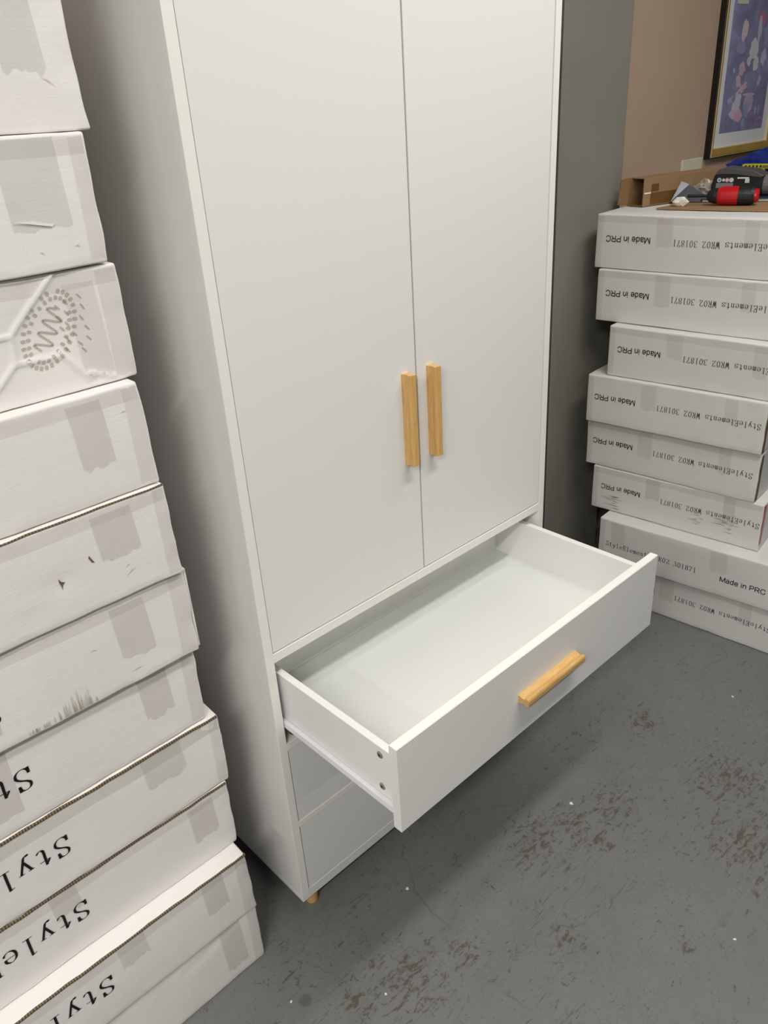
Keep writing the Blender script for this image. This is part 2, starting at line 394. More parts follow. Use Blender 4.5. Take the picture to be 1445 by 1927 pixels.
# ------------------------------------------------------------------ lettering (own stroke alphabet)
def cr(pts, n=7):
    if len(pts) < 3: return pts
    P = [pts[0]] + list(pts) + [pts[-1]]; out = []
    for i in range(1, len(P) - 2):
        a, b, c, d = (Vector(P[i - 1]), Vector(P[i]), Vector(P[i + 1]), Vector(P[i + 2]))
        for k in range(n):
            t = k / n
            out.append(tuple(0.5 * ((2 * b) + (c - a) * t + (2 * a - 5 * b + 4 * c - d) * t * t + (3 * b - a - 3 * c + d) * t ** 3)))
    out.append(tuple(pts[-1])); return out
def ell(cx, cy, rx, ry, n=22): return [(cx + rx * math.cos(2 * math.pi * k / n), cy + ry * math.sin(2 * math.pi * k / n)) for k in range(n + 1)]
_S = [(.49, .80), (.44, .94), (.29, .99), (.13, .92), (.09, .76), (.19, .62), (.40, .48), (.53, .33), (.51, .14), (.35, .015), (.18, .03), (.08, .13), (.055, .27)]
SER = {
 'S': [cr(_S), [(.495, .985), (.495, .73)], [(.055, .02), (.055, .28)]],
 't': [cr([(.27, .86), (.27, .5), (.27, .14), (.33, .03), (.43, .02), (.53, .11)]), [(.09, .62), (.50, .62)], [(.12, .64), (.27, .84)]],
 'y': [[(.10, .62), (.325, .04)], cr([(.52, .62), (.325, .04), (.24, -.17), (.12, -.23)]), [(.01, .62), (.22, .62)], [(.40, .62), (.60, .62)], ell(.12, -.20, .03, .03, 8)],
 'l': [[(.30, 1.0), (.30, 0)], [(.15, .955), (.31, .995)], [(.12, .012), (.48, .012)]],
 'e': [[(.10, .35), (.52, .35)], cr([(.52, .35), (.49, .53), (.31, .63), (.14, .53), (.085, .32), (.15, .10), (.33, .0), (.48, .07), (.54, .17)])],
 'E': [[(.15, 1), (.15, 0)], [(.04, .985), (.53, .985)], [(.525, .99), (.545, .78)], [(.15, .52), (.40, .52)], [(.40, .63), (.40, .41)], [(.04, .015), (.54, .015)], [(.535, .01), (.57, .24)]],
 'm': [[(.10, .62), (.10, 0)], cr([(.10, .47), (.19, .61), (.28, .60), (.31, .47), (.31, .2), (.31, 0)]), cr([(.31, .47), (.40, .61), (.49, .60), (.52, .47), (.52, .2), (.52, 0)]), [(.02, .012), (.17, .012)], [(.24, .012), (.38, .012)], [(.45, .012), (.60, .012)]],
 'n': [[(.15, .62), (.15, 0)], cr([(.15, .47), (.27, .61), (.41, .60), (.47, .45), (.47, .2), (.47, 0)]), [(.05, .012), (.25, .012)], [(.37, .012), (.57, .012)], [(.05, .60), (.15, .62)]],
 's': [[(x, y * .64) for x, y in cr(_S)], [(.48, .63), (.48, .47)], [(.07, .01), (.07, .18)]],
 'W': [[(.03, 1), (.17, 0)], [(.17, 0), (.30, .78)], [(.30, .78), (.43, 0)], [(.43, 0), (.58, 1)], [(-.02, .99), (.12, .99)], [(.49, .99), (.63, .99)]],
 'R': [[(.14, 1), (.14, 0)], cr([(.04, .985), (.30, .985), (.47, .90), (.48, .67), (.34, .54), (.14, .52)]), [(.30, .52), (.50, .07)], [(.50, .07), (.60, .01)], [(.04, .012), (.25, .012)]],
 '0': [ell(.30, .5, .22, .49)],
 '1': [[(.31, 1), (.31, 0)], [(.15, .90), (.31, .985)], [(.13, .012), (.49, .012)]],
 '2': [cr([(.09, .76), (.14, .93), (.30, .99), (.46, .92), (.50, .73), (.40, .48), (.22, .22), (.08, .03)]), [(.08, .04), (.53, .04)], [(.53, .03), (.56, .22)]],
 '3': [cr([(.09, .82), (.18, .96), (.34, .985), (.47, .85), (.43, .65), (.27, .54)]), cr([(.27, .54), (.45, .47), (.53, .28), (.45, .07), (.27, .01), (.13, .05), (.07, .18)])],
 '7': [[(.09, .78), (.11, .98)], [(.10, .97), (.54, .97)], cr([(.54, .97), (.37, .6), (.28, .3), (.26, 0)])],
 '8': [ell(.30, .75, .185, .235), ell(.30, .265, .215, .255)],
}
SAN = {  # glyph: (advance, strokes), cap height 1
 'M': (1.13, [[(.13, 0), (.13, 1)], [(.13, 1), (.565, .03)], [(.565, .03), (1.0, 1)], [(1.0, 1), (1.0, 0)]]),
 'a': (.76, [cr([(.12, .56), (.22, .70), (.42, .71), (.57, .62), (.58, .45), (.58, .15), (.63, 0)]), cr([(.58, .42), (.30, .37), (.11, .25), (.13, .08), (.30, .02), (.48, .08), (.58, .22)])]),
 'd': (.76, [[(.60, 1), (.60, 0)], ell(.35, .355, .25, .345)]),
 'e': (.76, [[(.11, .37), (.64, .37)], cr([(.64, .37), (.58, .60), (.38, .71), (.18, .60), (.10, .36), (.17, .12), (.38, .01), (.56, .08), (.64, .21)])]),
 'i': (.32, [[(.16, .71), (.16, 0)], [(.16, .98), (.16, .86)]]),
 'n': (.76, [[(.13, .71), (.13, 0)], cr([(.13, .45), (.25, .66), (.44, .71), (.58, .62), (.61, .42), (.61, .2), (.61, 0)])]),
 'P': (.91, [[(.15, 1), (.15, 0)], cr([(.15, .95), (.5, .95), (.74, .90), (.80, .70), (.72, .51), (.5, .45), (.15, .45)])]),
 'R': (.98, [[(.15, 1), (.15, 0)], cr([(.15, .95), (.5, .95), (.76, .90), (.82, .71), (.74, .53), (.5, .47), (.15, .47)]), [(.52, .47), (.88, 0)]]),
 'C': (.98, [cr([(.88, .70), (.76, .90), (.52, .98), (.24, .86), (.11, .5), (.22, .15), (.5, .02), (.76, .10), (.89, .33)])]),
}
def ribbon(pl, width, V, F):
    pl = [Vector((p[0], p[1])) for p in pl]
    n = len(pl); base = len(V)
    for i, p in enumerate(pl):
        d = (pl[min(i + 1, n - 1)] - pl[max(i - 1, 0)])
        d = d.normalized() if d.length > 1e-6 else Vector((1, 0))
        wv = width(d); nrm = Vector((-d.y, d.x)) * wv / 2
        e = d * 0.012 * (-1 if i == 0 else (1 if i == n - 1 else 0))
        V.append((p + e + nrm)); V.append((p + e - nrm))
    for i in range(n - 1):
        F.append((base + 2 * i, base + 2 * i + 1, base + 2 * i + 3, base + 2 * i + 2))
def text_serif(s, pitch, cap, wk=0.125, wt=0.034, sq=0.64):
    V, F = [], []; nib = math.radians(8)
    ax = Vector((math.cos(nib), math.sin(nib)))
    wf = lambda d: max(wt, wk * abs(d.x * ax.y - d.y * ax.x))
    sx = pitch / sq
    for k, ch in enumerate(s):
        if ch == ' ': continue
        v0 = len(V)
        for pl in SER[ch]: ribbon(pl, wf, V, F)
        for i in range(v0, len(V)): V[i] = Vector((V[i].x * sx + k * pitch, V[i].y * cap))
    return V, F, len(s) * pitch
def text_sans(s, cap):
    V, F = [], []; x = 0
    for ch in s:
        if ch == ' ': x += 0.385; continue
        adv, pls = SAN[ch]; v0 = len(V)
        for pl in pls: ribbon(pl, lambda d: 0.14, V, F)
        for i in range(v0, len(V)): V[i] = Vector((V[i].x + x, V[i].y))
        x += adv
    return [v * cap for v in V], F, x * cap

# ------------------------------------------------------------------ cartons
def spaced(L, fine, step_f, step_c, r):
    """positions 0..L, dense over [0, fine]"""
    out = [0.0, r * 0.4, r]
    x = r
    while x < L - r - 1e-6:
        x += step_f if x < fine else step_c
        out.append(min(x, L - r))
    if out[-1] - out[-2] < 1e-5: out.pop()
    return out + [L - r * 0.4, L]
def carton_mesh(name, L, D, H, seed, amp, dent=None, fine=0.5, sf=0.012):
    """local frame: face plane y=0 seen from -y, right-hand bottom corner at the origin, box runs to -x (length L) and +y (depth D)"""
    r = 0.0035
    xs = [-v for v in spaced(L, fine, sf, 0.1, r)]
    zs = spaced(H, H, sf, sf, r); ys = spaced(D, 0.0, 0.05, 0.05, r)
    so = Vector((seed * 3.17, seed * 1.31, seed * 7.7))
    def disp(p):
        p = Vector(p)
        q = p * 6.0 + so
        d = Vector((noise.noise(q), noise.noise(q + Vector((31, 0, 0))), noise.noise(q + Vector((0, 57, 0)))))
        q2 = p * 28.0 + so
        e = min(abs(p.z), abs(H - p.z)); k = math.exp(-e / 0.012)
        c = math.exp(-abs(p.x) / 0.02)
        d2 = Vector((noise.noise(q2), noise.noise(q2 + Vector((9, 9, 0))), noise.noise(q2 + Vector((0, 5, 9)))))
        out = d * amp + d2 * amp * (0.6 * k + 0.9 * c)
        out.z *= 0.55
        if e < 1e-3: out.z = max(min(out.z, 0.0006), -0.0006)
        out.y *= 1.0
        if dent: out.y += dent(p.x, p.z) * max(0.0, 1 - p.y / 0.03)
        return out
    V, F, idx = [], [], {}
    def vid(p):
        key = (round(p[0], 5), round(p[1], 5), round(p[2], 5))
        if key not in idx:
            q = Vector(p); c = Vector((min(max(q.x, -L + r), -r), min(max(q.y, r), D - r), min(max(q.z, r), H - r)))
            df = q - c
            if df.length > 1e-7: q = c + df.normalized() * min(r, df.length) if sum(abs(t) > 1e-6 for t in df) > 1 else q
            q += disp(p)
            idx[key] = len(V); V.append(q)
        return idx[key]
    def grid(A, B, fn, flip):
        for i in range(len(A) - 1):
            for j in range(len(B) - 1):
                f = [vid(fn(A[i], B[j])), vid(fn(A[i + 1], B[j])), vid(fn(A[i + 1], B[j + 1])), vid(fn(A[i], B[j + 1]))]
                F.append(tuple(reversed(f)) if flip else tuple(f))
    grid(xs, zs, lambda a, b: (a, 0, b), True); grid(xs, zs, lambda a, b: (a, D, b), False)
    grid(xs, ys, lambda a, b: (a, b, 0), False); grid(xs, ys, lambda a, b: (a, b, H), True)
    grid(ys, zs, lambda a, b: (0, a, b), False); grid(ys, zs, lambda a, b: (-L, a, b), True)
    bm = bmesh.new()
    bv = [bm.verts.new(v) for v in V]
    for f in F:
        try: bm.faces.new([bv[i] for i in f])
        except ValueError: pass
    return bm, disp
def on_face(disp, off):
    return lambda x, z: tuple(Vector((x, 0, z)) + disp((x, 0, z)) + Vector((0, -off, 0)))
def patch(name, par, disp, quad, mat, off, nu=10, nv=8, torn=0.0, seed=0):
    """quad: four (x,z) corners bl, br, tr, tl ; torn roughens the bottom edge"""
    bl, br, tr, tl = [Vector(q) for q in quad]
    f = on_face(disp, off); V, F = [], []
    for j in range(nv + 1):
        for i in range(nu + 1):
            u, v = i / nu, j / nv
            p = bl.lerp(br, u).lerp(tl.lerp(tr, u), v)
            if j == 0 and torn: p = p + Vector((0, torn * noise.noise(Vector((u * 5.3, seed * 3.1, 0)))))
            V.append(f(p.x, p.y))
    for j in range(nv):
        for i in range(nu):
            a = j * (nu + 1) + i; F.append((a, a + 1, a + nu + 2, a + nu + 1))
    return mk(name, V, F, mat, par)
def face_text(name, par, disp, VF, at, mat, flip, off=0.0007, tilt=0.0):
    V, F, _ = VF; f = on_face(disp, off); out = []
    c, s = math.cos(tilt), math.sin(tilt)
    for v in V:
        x, z = v.x * c - v.y * s, v.x * s + v.y * c
        out.append(f(at[0] - x, at[1] - z) if flip else f(at[0] + x, at[1] + z))
    return mk(name, out, F, mat, par)
def edge_strip(par, disp, L, H, mat, x0=-0.002, h=0.0035, y=-0.0012, top=True):
    V, F = [], []; n = 60
    for i in range(n + 1):
        x = x0 - (L - 0.01) * i / n if i < n else x0 - (L - 0.01)
        d = disp((x, 0, H)); jit = 0.0006 * noise.noise(Vector((x * 40, H, L)))
        z1 = H + d.z - 0.0004 + jit; z0 = z1 - h
        V += [(x, y + d.y, z0), (x, y + d.y, z1), (x, 0.004, z1), (x, 0.004, z0)]
    for i in range(n):
        a = 4 * i
        for k in range(4): F.append((a + k, a + (k + 1) % 4, a + 4 + (k + 1) % 4, a + 4 + k))
    F += [(3, 2, 1, 0), (4 * n, 4 * n + 1, 4 * n + 2, 4 * n + 3)]
    o = mk('flap_edge', V, F, mat, par); o['label'] = 'raw brown corrugated flap edge'; return o

BH = 0.153
SMALL = text_serif('StyleElements WR02 301871', 0.0120, 0.0172, wk=0.115, wt=0.042, sq=0.72)
MADE = text_sans('Made in PRC', 0.0166)

# left stack: (right end x, front y, tilt) from the floor up
LST = [(-0.106, 0.004, 0.000), (-0.106, 0.000, 0.004), (-0.099, 0.036, 0.002), (-0.090, 0.034, -0.003), (-0.107, 0.040, 0.004), (-0.103, 0.023, -0.004),
       (-0.109, 0.015, 0.002), (-0.114, 0.022, 0.003), (-0.103, 0.040, -0.004), (-0.112, 0.034, 0.0), (-0.100, 0.040, 0.003), (-0.106, 0.036, 0.0)]
LLAB = ['lowest white carton of the tall left stack, resting on the concrete floor',
        'second white carton from the floor in left stack, bright top ledge showing',
        'third white carton up in the left stack, sitting back on the bright ledge',
        'fourth white carton up in the left stack, greenish tape patch near its corner',
        'fifth white carton up in left stack, large S at its left and shaded top',
        'sixth white carton up in left stack with brown smear along its lower edge',
        'seventh white carton up in left stack with small torn hole in its face',
        'eighth white carton up in left stack, below the shoe-printed one, square tape patch',
        'dented white carton with a brown shoe print in the left stack',
        'white carton directly above the shoe-printed one, with a lifted tape end and painted white glint',
        'white carton at the top left, cut by the photo edge, pale tape patch',
        'unseen uppermost white carton added on the left stack to shade the wardrobe side']  # last one is out of view, added to keep light off the wardrobe side
def dseg(px, pz, a, b):
    p, a, b = Vector((px, pz)), Vector(a), Vector(b)
    t = max(0, min(1, (p - a).dot(b - a) / (b - a).length_squared)); return (p - a - (b - a) * t).length
# crease lines of the trodden box, in its face coordinates (x from right end, z from bottom)
CRE = [((-0.085, 0.150), (-0.150, 0.088)), ((-0.150, 0.088), (-0.153, 0.055)), ((-0.153, 0.055), (-0.20, 0.012)), ((-0.150, 0.086), (-0.24, 0.10)),
       ((-0.098, 0.055), (-0.066, 0.012)), ((-0.066, 0.022), (-0.035, 0.008)), ((-0.150, 0.052), (-0.098, 0.050))]
def dent9(x, z):
    if x < -0.45: return 0.0
    h = 0.0
    for a, b in CRE:
        d = dseg(x, z, a, b); h = max(h, math.exp(-(d / 0.0024) ** 2))
    bowl = math.exp(-(((x + 0.11) / 0.05) ** 2 + ((z - 0.08) / 0.045) ** 2))
    return 0.005 * bowl - 0.0034 * h
def dent7(x, z):
    h = math.exp(-(((x + 0.175) / 0.03) ** 2 + ((z - 0.062) / 0.018) ** 2)) * 0.002
    d = dseg(x, z, (-0.175, 0.058), (-0.30, 0.045)); return h - 0.0010 * math.exp(-(d / 0.003) ** 2)
def dent1(x, z):
    d = dseg(x, z, (-0.03, 0.150), (-0.16, 0.118)); return 0.0016 * math.exp(-(d / 0.006) ** 2)
LB = []
for i, (xr, yf, tl) in enumerate(LST):
    L = 1.55
    dent = {8: dent9, 6: dent7, 0: dent1}.get(i)
    bm, disp = carton_mesh('carton', L, 0.36, BH - 0.0016, i + 2, 0.0022, dent, 0.46, 0.0035 if i == 8 else 0.010)
    o = bm_obj('carton', bm, M['carton'], None, (xr, yf, 0.0008 + i * BH), (0, 0, tl), smooth=True)
    tag(o, LLAB[i], 'box', 'white cartons of the left stack')
    LB.append((o, disp))
H1 = BH - 0.0016
def tp(i, quad, torn=0.0, m='tape', off=0.0004):
    o, d = LB[i]; return patch('tape', o, d, quad, M[m], off, 12, 8, torn, i)
def rect(x0, x1, z0, z1, sk=0.0): return [(x0 + sk, z0), (x1 + sk, z0), (x1, z1), (x0, z1)]
# hanging tape ends, top bands and corner bands
HANG = {0: [(-0.085, -0.040, 0.03, 0.145, 'tape')], 1: [(-0.265, -0.215, 0.095, 0.148, 'tapeg'), (-0.100, -0.055, 0.065, 0.148, 'tape')], 2: [(-0.085, -0.035, 0.060, 0.140, 'tape'), (-0.335, -0.290, 0.098, 0.148, 'tape')],
        3: [(-0.150, -0.078, 0.082, 0.148, 'tapeg')], 4: [(-0.105, -0.055, 0.060, 0.148, 'tape')], 5: [(-0.128, -0.074, 0.048, 0.140, 'tape')],
        6: [(-0.118, -0.058, 0.070, 0.140, 'tape')], 7: [(-0.105, -0.058, 0.052, 0.142, 'tape')], 8: [(-0.075, -0.035, 0.012, 0.135, 'tapeband')],
        9: [(-0.112, -0.040, 0.050, 0.148, 'tapeg')], 10: [(-0.090, -0.040, 0.062, 0.150, 'tapeg')]}
for i, lst in HANG.items():
    for x0, x1, z0, z1, m in lst: tp(i, rect(x0, x1, z0, z1, 0.004), 0.010, m, 0.0005)
for i in (1, 2, 3, 5, 6, 7, 8, 9): tp(i, rect(-0.46, -0.004, H1 - (0.024 if i != 3 else 0.03), H1 - 0.004), 0.003, 'tapeg' if i in (3,) else 'tapeband', 0.0003)
for i in (0, 1, 3, 4, 5, 6, 7, 8, 9): tp(i, rect(-0.022 - 0.004 * (i % 3), -0.003, 0.006, H1 - 0.005), 0.002, 'tapeband', 0.00035)
for i in (4, 5): tp(i, rect(-0.37, -0.31, 0.03, H1 - 0.005), 0.004, 'tape', 0.0003)
for i, k in ((1, 0.0036), (2, 0.0036), (3, 0.0040), (6, 0.0014)):
    edge_strip(LB[i][0], LB[i][1], 1.5, H1, M['flute'], h=k)
# print: upside down, first letter towards the right end  (x of the letters' right edge, z of their baseline-top)
for i, x, z in ((1, -0.283, 0.107), (2, -0.281, 0.105), (3, -0.286, 0.098), (4, -0.287, 0.100), (5, -0.305, 0.086)):
    for k, ch in enumerate('StyleElements WR02 301871'):
        if ch != ' ': face_text('printed_letter', LB[i][0], LB[i][1], text_serif(' ' * k + ch, 0.0290, 0.0385, wk=0.105, wt=0.03, sq=0.74), (x, z), M['ink'], True, 0.0008, 0.015 if i in (2, 3) else 0.0)
# lifted flap beside the sixth box
o, d = LB[5]; box('side_flap', 0.0006, 0.0046, 0.004, 0.30, 0.004, H1 - 0.001, M['carton'], o, 0.0008)
# torn holes on the seventh
o, d = LB[6]
def decal(par, disp, pts, mat, name, off=0.0007):
    f = on_face(disp, off); c = Vector((sum(p[0] for p in pts) / len(pts), sum(p[1] for p in pts) / len(pts)))
    V = [f(c.x, c.y)] + [f(*p) for p in pts]; n = len(pts)
    return mk(name, V, [(0, 1 + k, 1 + (k + 1) % n) for k in range(n)], mat, par)
decal(o, d, [(-0.178, 0.072), (-0.1755, 0.066), (-0.1705, 0.063), (-0.1745, 0.060), (-0.176, 0.053), (-0.1765, 0.060), (-0.178, 0.065)], M['rust'], 'torn_hole')
decal(o, d, [(-0.131, 0.088), (-0.127, 0.078), (-0.125, 0.074), (-0.129, 0.076), (-0.132, 0.084)], M['rust'], 'torn_hole')
# brown smear along the lower edge of the sixth
o, d = LB[5]
for k in range(46):
    x = -0.29 + 0.115 * random.random() ** 0.6; hgt = 0.008 + 0.030 * math.exp(-((x + 0.20) / 0.035) ** 2) * random.random()
    decal(o, d, [(x - 0.0016, 0.004), (x + 0.0018, 0.004), (x + 0.0012, 0.004 + hgt * .7), (x, 0.004 + hgt), (x - 0.001, 0.004 + hgt * .6)], M['soil2'], 'dirt_smear', 0.0006)
# shoe print on the ninth: rows of sole blocks round a zigzag
o, d = LB[8]
VV, FF = [], []; f9 = on_face(d, 0.0006)
cx, cz = -0.103, 0.085
def blk(x, z, w_, h_, a):
    b = len(VV); c, s = math.cos(a), math.sin(a)
    for ux, uz in ((-1, -.7), (0, -1), (1, -.7), (1, .7), (0, 1), (-1, .7)):
        px, pz = ux * w_, uz * h_; VV.append(f9(x + px * c - pz * s, z + px * s + pz * c))
    FF.append(tuple(range(b, b + 6)))
TA = math.radians(57)
for ring, (ra, rb, n, w_) in enumerate(((0.050, 0.029, 30, 0.0028), (0.042, 0.0225, 24, 0.0026))):
    for k in range(n):
        a = 2 * math.pi * k / n; ex, ez = ra * math.cos(a), rb * math.sin(a)
        if noise.noise(Vector((k * 1.7, ring * 9.1, 2))) > 0.33: continue
        x = cx + ex * math.cos(TA) - ez * math.sin(TA); z = cz + ex * math.sin(TA) + ez * math.cos(TA)
        blk(x, z, w_ * 1.1, 0.0026, a + TA)
zz = []
for k in range(40):
    t = k / 39; zz.append(((t - 0.5) * 0.056, 0.0115 * math.sin(t * math.pi * 7)))
for k in range(39):
    (a, b_), (c_, e_) = zz[k], zz[k + 1]
    dx, dz = c_ - a, e_ - b_; an = math.atan2(dz, dx)
    mx, mz = (a + c_) / 2, (b_ + e_) / 2
    blk(cx + mx * math.cos(TA) - mz * math.sin(TA), cz + mx * math.sin(TA) + mz * math.cos(TA), math.hypot(dx, dz) * 0.55, 0.0019, an + TA)
for k in range(16):
    x = cx + 0.036 + 0.012 * random.random() - 0.012 * (k % 3); z = cz + 0.034 - 0.0045 * k
    blk(x, z, 0.0042, 0.0016, math.radians(115) + 0.3 * random.random())
sp = mk('shoe_print', VV, FF, M['soil'], o); sp['label'] = 'brown dirt print of a shoe sole'
for i, n_ in ((9, 2), (10, 2), (6, 3), (7, 1), (5, 2)):
    o, d = LB[i]
    for k in range(n_):
        x, z = -0.03 - 0.16 * random.random(), 0.02 + 0.10 * random.random(); a = random.uniform(-0.6, 0.6); l = 0.006 + 0.016 * random.random()
        decal(o, d, [(x, z), (x + l * math.cos(a), z + l * math.sin(a)), (x + l * .5 * math.cos(a), z + l * .5 * math.sin(a) + 0.002)], M['crease'], 'scuff')
o, d = LB[9]; f = on_face(d, 0.0022)
mk('tape', [f(-0.108, 0.062), f(-0.062, 0.052), f(-0.06, 0.0545), f(-0.085, 0.0605)], [(0, 1, 2, 3)], M['runner'], o)['label'] = 'white glint painted on a lifted tape end'  # bright glint given as plain white colour on the lifted end

# right stack: (left face corner x, y, yaw, width, upright?)
RST = [(1.488, 0.200, 4.2, True), (1.459, 0.240, 5.6, False), (1.508, 0.308, 5.6, True), (1.506, 0.338, 5.0, True), (1.486, 0.336, 5.8, True), (1.508, 0.286, 5.4, True),
       (1.538, 0.356, 5.2, True), (1.545, 0.374, 5.6, True)]
RLAB = ['bottom grey-white carton of the right stack, standing on the floor behind the drawer',
        'right-stack carton with the print right way up, second from the floor',
        'scuffed grey-white carton in right stack, third from the floor, red tape on its edge',
        'fourth grey-white carton from the floor in the right stack',
        'fifth carton from the floor in right stack, left top corner jutting out',
        'grey-white carton in right stack set back to the right, sixth from the floor',
        'grey-white carton directly under the topmost one of the right stack',
        'topmost grey-white carton of the right stack, tools and cardboard lying on it']
RW, RL = 0.535, 0.92
RB = []
for i, (x, y, yaw, up) in enumerate(RST):
    # local face runs along -x from the right-hand end; here the face looks to -x of the room
    RW = 0.575 if i == 1 else 0.535
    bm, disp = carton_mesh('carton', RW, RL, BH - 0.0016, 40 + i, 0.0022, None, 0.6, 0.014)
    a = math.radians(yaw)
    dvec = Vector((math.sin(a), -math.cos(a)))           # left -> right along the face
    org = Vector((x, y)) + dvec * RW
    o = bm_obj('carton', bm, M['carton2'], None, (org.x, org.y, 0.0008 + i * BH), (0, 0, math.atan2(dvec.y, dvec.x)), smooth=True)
    tag(o, RLAB[i], 'box', 'grey-white cartons of the right stack')
    RB.append((o, disp))
    xa = -RW
    if i == 1:
        face_text('printed_lettering', o, disp, SMALL, (xa + 0.026, 0.056), M['inkgrey'], False, 0.0008, 0.0)
        face_text('printed_lettering', o, disp, MADE, (xa + 0.395, 0.052), M['ink'], False, 0.0008, 0.0)
        hx = [(0.04, 0.085), (0.36, 0.41)]
    else:
        e = [0.0, 0, 0.012, 0.002, 0.006, 0.010, 0.010, 0.012][i]
        mx = 0.154 + e
        face_text('printed_lettering', o, disp, MADE, (xa + mx, 0.092), M['ink'], True, 0.0008, 0.0)
        face_text('printed_lettering', o, disp, SMALL, (xa + mx + 0.363, 0.090 - 0.0), M['inkgrey'], True, 0.0008, 0.0)
        hx = [(0.168 + e, 0.214 + e), (0.42, 0.455)]
    for k, (p0, p1) in enumerate(hx):
        patch('tape', o, disp, rect(xa + p0, xa + p1, 0.060 + 0.01 * ((i + k) % 3), H1 - 0.006, 0.003), M['tape' if i == 2 else 'tapeband'], 0.0004, 8, 8, 0.008, i + k)
    if i in (0, 2, 3, 5, 6, 7):
        patch('tape', o, disp, rect(xa + 0.004, -0.004, H1 - 0.022, H1 - 0.004), M['tapeband'], 0.0003, 24, 4, 0.003, i)
    patch('tape', o, disp, rect(xa + 0.003, xa + 0.020, 0.006, H1 - 0.006), M['tapeband'], 0.00035, 3, 10, 0.0, i)
RW = 0.535
# dirt under the lettering of the scuffed carton
o, d = RB[2]
for cx_, cz_, n_ in ((-RW + 0.075, 0.038, 16), (-RW + 0.43, 0.060, 14), (-RW + 0.35, 0.050, 6)):
    for k in range(n_):
        x, z = cx_ + random.gauss(0, 0.011), cz_ + random.gauss(0, 0.010); l = random.uniform(0.008, 0.022)
        decal(o, d, [(x - l, z), (x, z + 0.0016), (x + l, z + 0.001), (x + l * .4, z - 0.002)], M['soil'], 'dirt_smear', 0.0006)
# dark tape and red marks on the long sides that face the camera's right
for i, m in ((2, 'redtape'), (3, 'rust'), (4, 'rust')):
    o, d = RB[i]
    box('edge_tape', -0.001, 0.0012, 0.003, 0.020, 0.004, H1 - 0.004, M[m], o, 0.0003)
for i in (2, 4, 6, 7):
    pass

# ------------------------------------------------------------------ picture, wall plate
pf = empty('framed_picture', (2.664, Y1 - 0.012, 1.30))
tag(pf, 'gilt and black framed flower print hanging on the brown wall', 'picture')
FX0, FX1, FZ0, FZ1 = -0.254, 0.254, -0.001, 0.66
def moulding(name, prof_, mat):
    """prof_: list of (inset from outer edge, y) closed profile swept round the rectangle"""
    V, F = [], []; n = len(prof_)
    for cx_, cz_, sx, sz in ((FX0, FZ0, 1, 1), (FX1, FZ0, -1, 1), (FX1, FZ1, -1, -1), (FX0, FZ1, 1, -1)):
        for ins, y in prof_: V.append((cx_ + sx * ins, y, cz_ + sz * ins))
    for c in range(4):
        for k in range(n):
            a, b_ = c * n + k, c * n + (k + 1) % n; c2 = ((c + 1) % 4) * n
            F.append((a, b_, c2 + (k + 1) % n, c2 + k))
    return mk(name, V, F, mat, pf)
moulding('frame', [(0.0, 0.011), (0.0, -0.009), (0.001, -0.011), (0.005, -0.012), (0.005, 0.011)], M['black'])
fr = moulding('frame', [(0.005, 0.009), (0.005, -0.012), (0.009, -0.0145), (0.016, -0.013), (0.024, -0.008), (0.030, -0.004), (0.030, 0.009)], M['gold']); fr['label'] = 'gilt moulding of the frame'
moulding('bead', [(0.0040, -0.009), (0.0046, -0.0132), (0.0066, -0.0138), (0.0070, -0.009)], M['gold2'])
moulding('bead', [(0.0295, 0.004), (0.0295, -0.0055), (0.0335, -0.005), (0.0335, 0.004)], M['gold2'])
box('mount', FX0 + 0.0335, FX1 - 0.0335, 0.002, 0.008, FZ0 + 0.0335, FZ1 - 0.0335, M['mat'], pf, 0)
PX0, PX1, PZ0, PZ1 = -0.178, 0.173, 0.079, 0.60
def mat_print():
    n = N('printed_ground'); v = n.coord()
    f = n.noise(v, 9, 5, 0.6, 0.6)
    n.color(n.ramp(f, [(0.3, srgb(120, 121, 158)), (0.55, srgb(140, 139, 180)), (0.75, srgb(172, 170, 206))])); n.set(0.2, spec=0.5)
    return n.m
pr = box('print', PX0, PX1, 0.0008, 0.0022, PZ0, PZ1, mat_print(), pf, 0); pr['label'] = 'violet-blue flower print'
def pmat(c):
    k = 'print_%d_%d_%d' % c
    if k not in M: M[k] = plain(k, srgb(*[min(250, int(q * 1.14)) for q in c]), 0.3, var=0.16, scale=45, alpha=0.82)
    return M[k]
NB = [0]
def blob(px, pv, rx, rv, c, ang=0.0, wob=0.18, level=0):
    # px,pv measured on the print in units of its own width/height fractions
    NB[0] += 1; yy = 0.0006 - 0.00003 * NB[0]
    V, F = [(px, yy, pv)], []
    n = 22
    for k in range(n):
        a = 2 * math.pi * k / n; q = 1 + wob * noise.noise(Vector((math.cos(a) * 1.7 + px * 37, math.sin(a) * 1.7 + pv * 29, 0))) * 2
        ex, ez = rx * q * math.cos(a), rv * q * math.sin(a)
        V.append((px + ex * math.cos(ang) - ez * math.sin(ang), yy, pv + ex * math.sin(ang) + ez * math.cos(ang)))
    F = [(0, 1 + k, 1 + (k + 1) % n) for k in range(n)]
    mk('printed_shape', V, F, pmat(c), pr)
SXP = 0.00444; SZP = 0.00161
def bp_(u, v, ru, rv, c, ang=0.0, wob=0.18, level=0):
    # place along the print: u right of its lower-left corner, v above its bottom (small-unit grid)
    x = PX0 + (u - 1356 - (251 - v) * 0.068) * SXP; z = PZ0 + ((251.5 - (u - 1356) * 0.13) - v) * SZP
    blob(x, z, ru * SXP, rv * SZP, c, ang, wob, level)
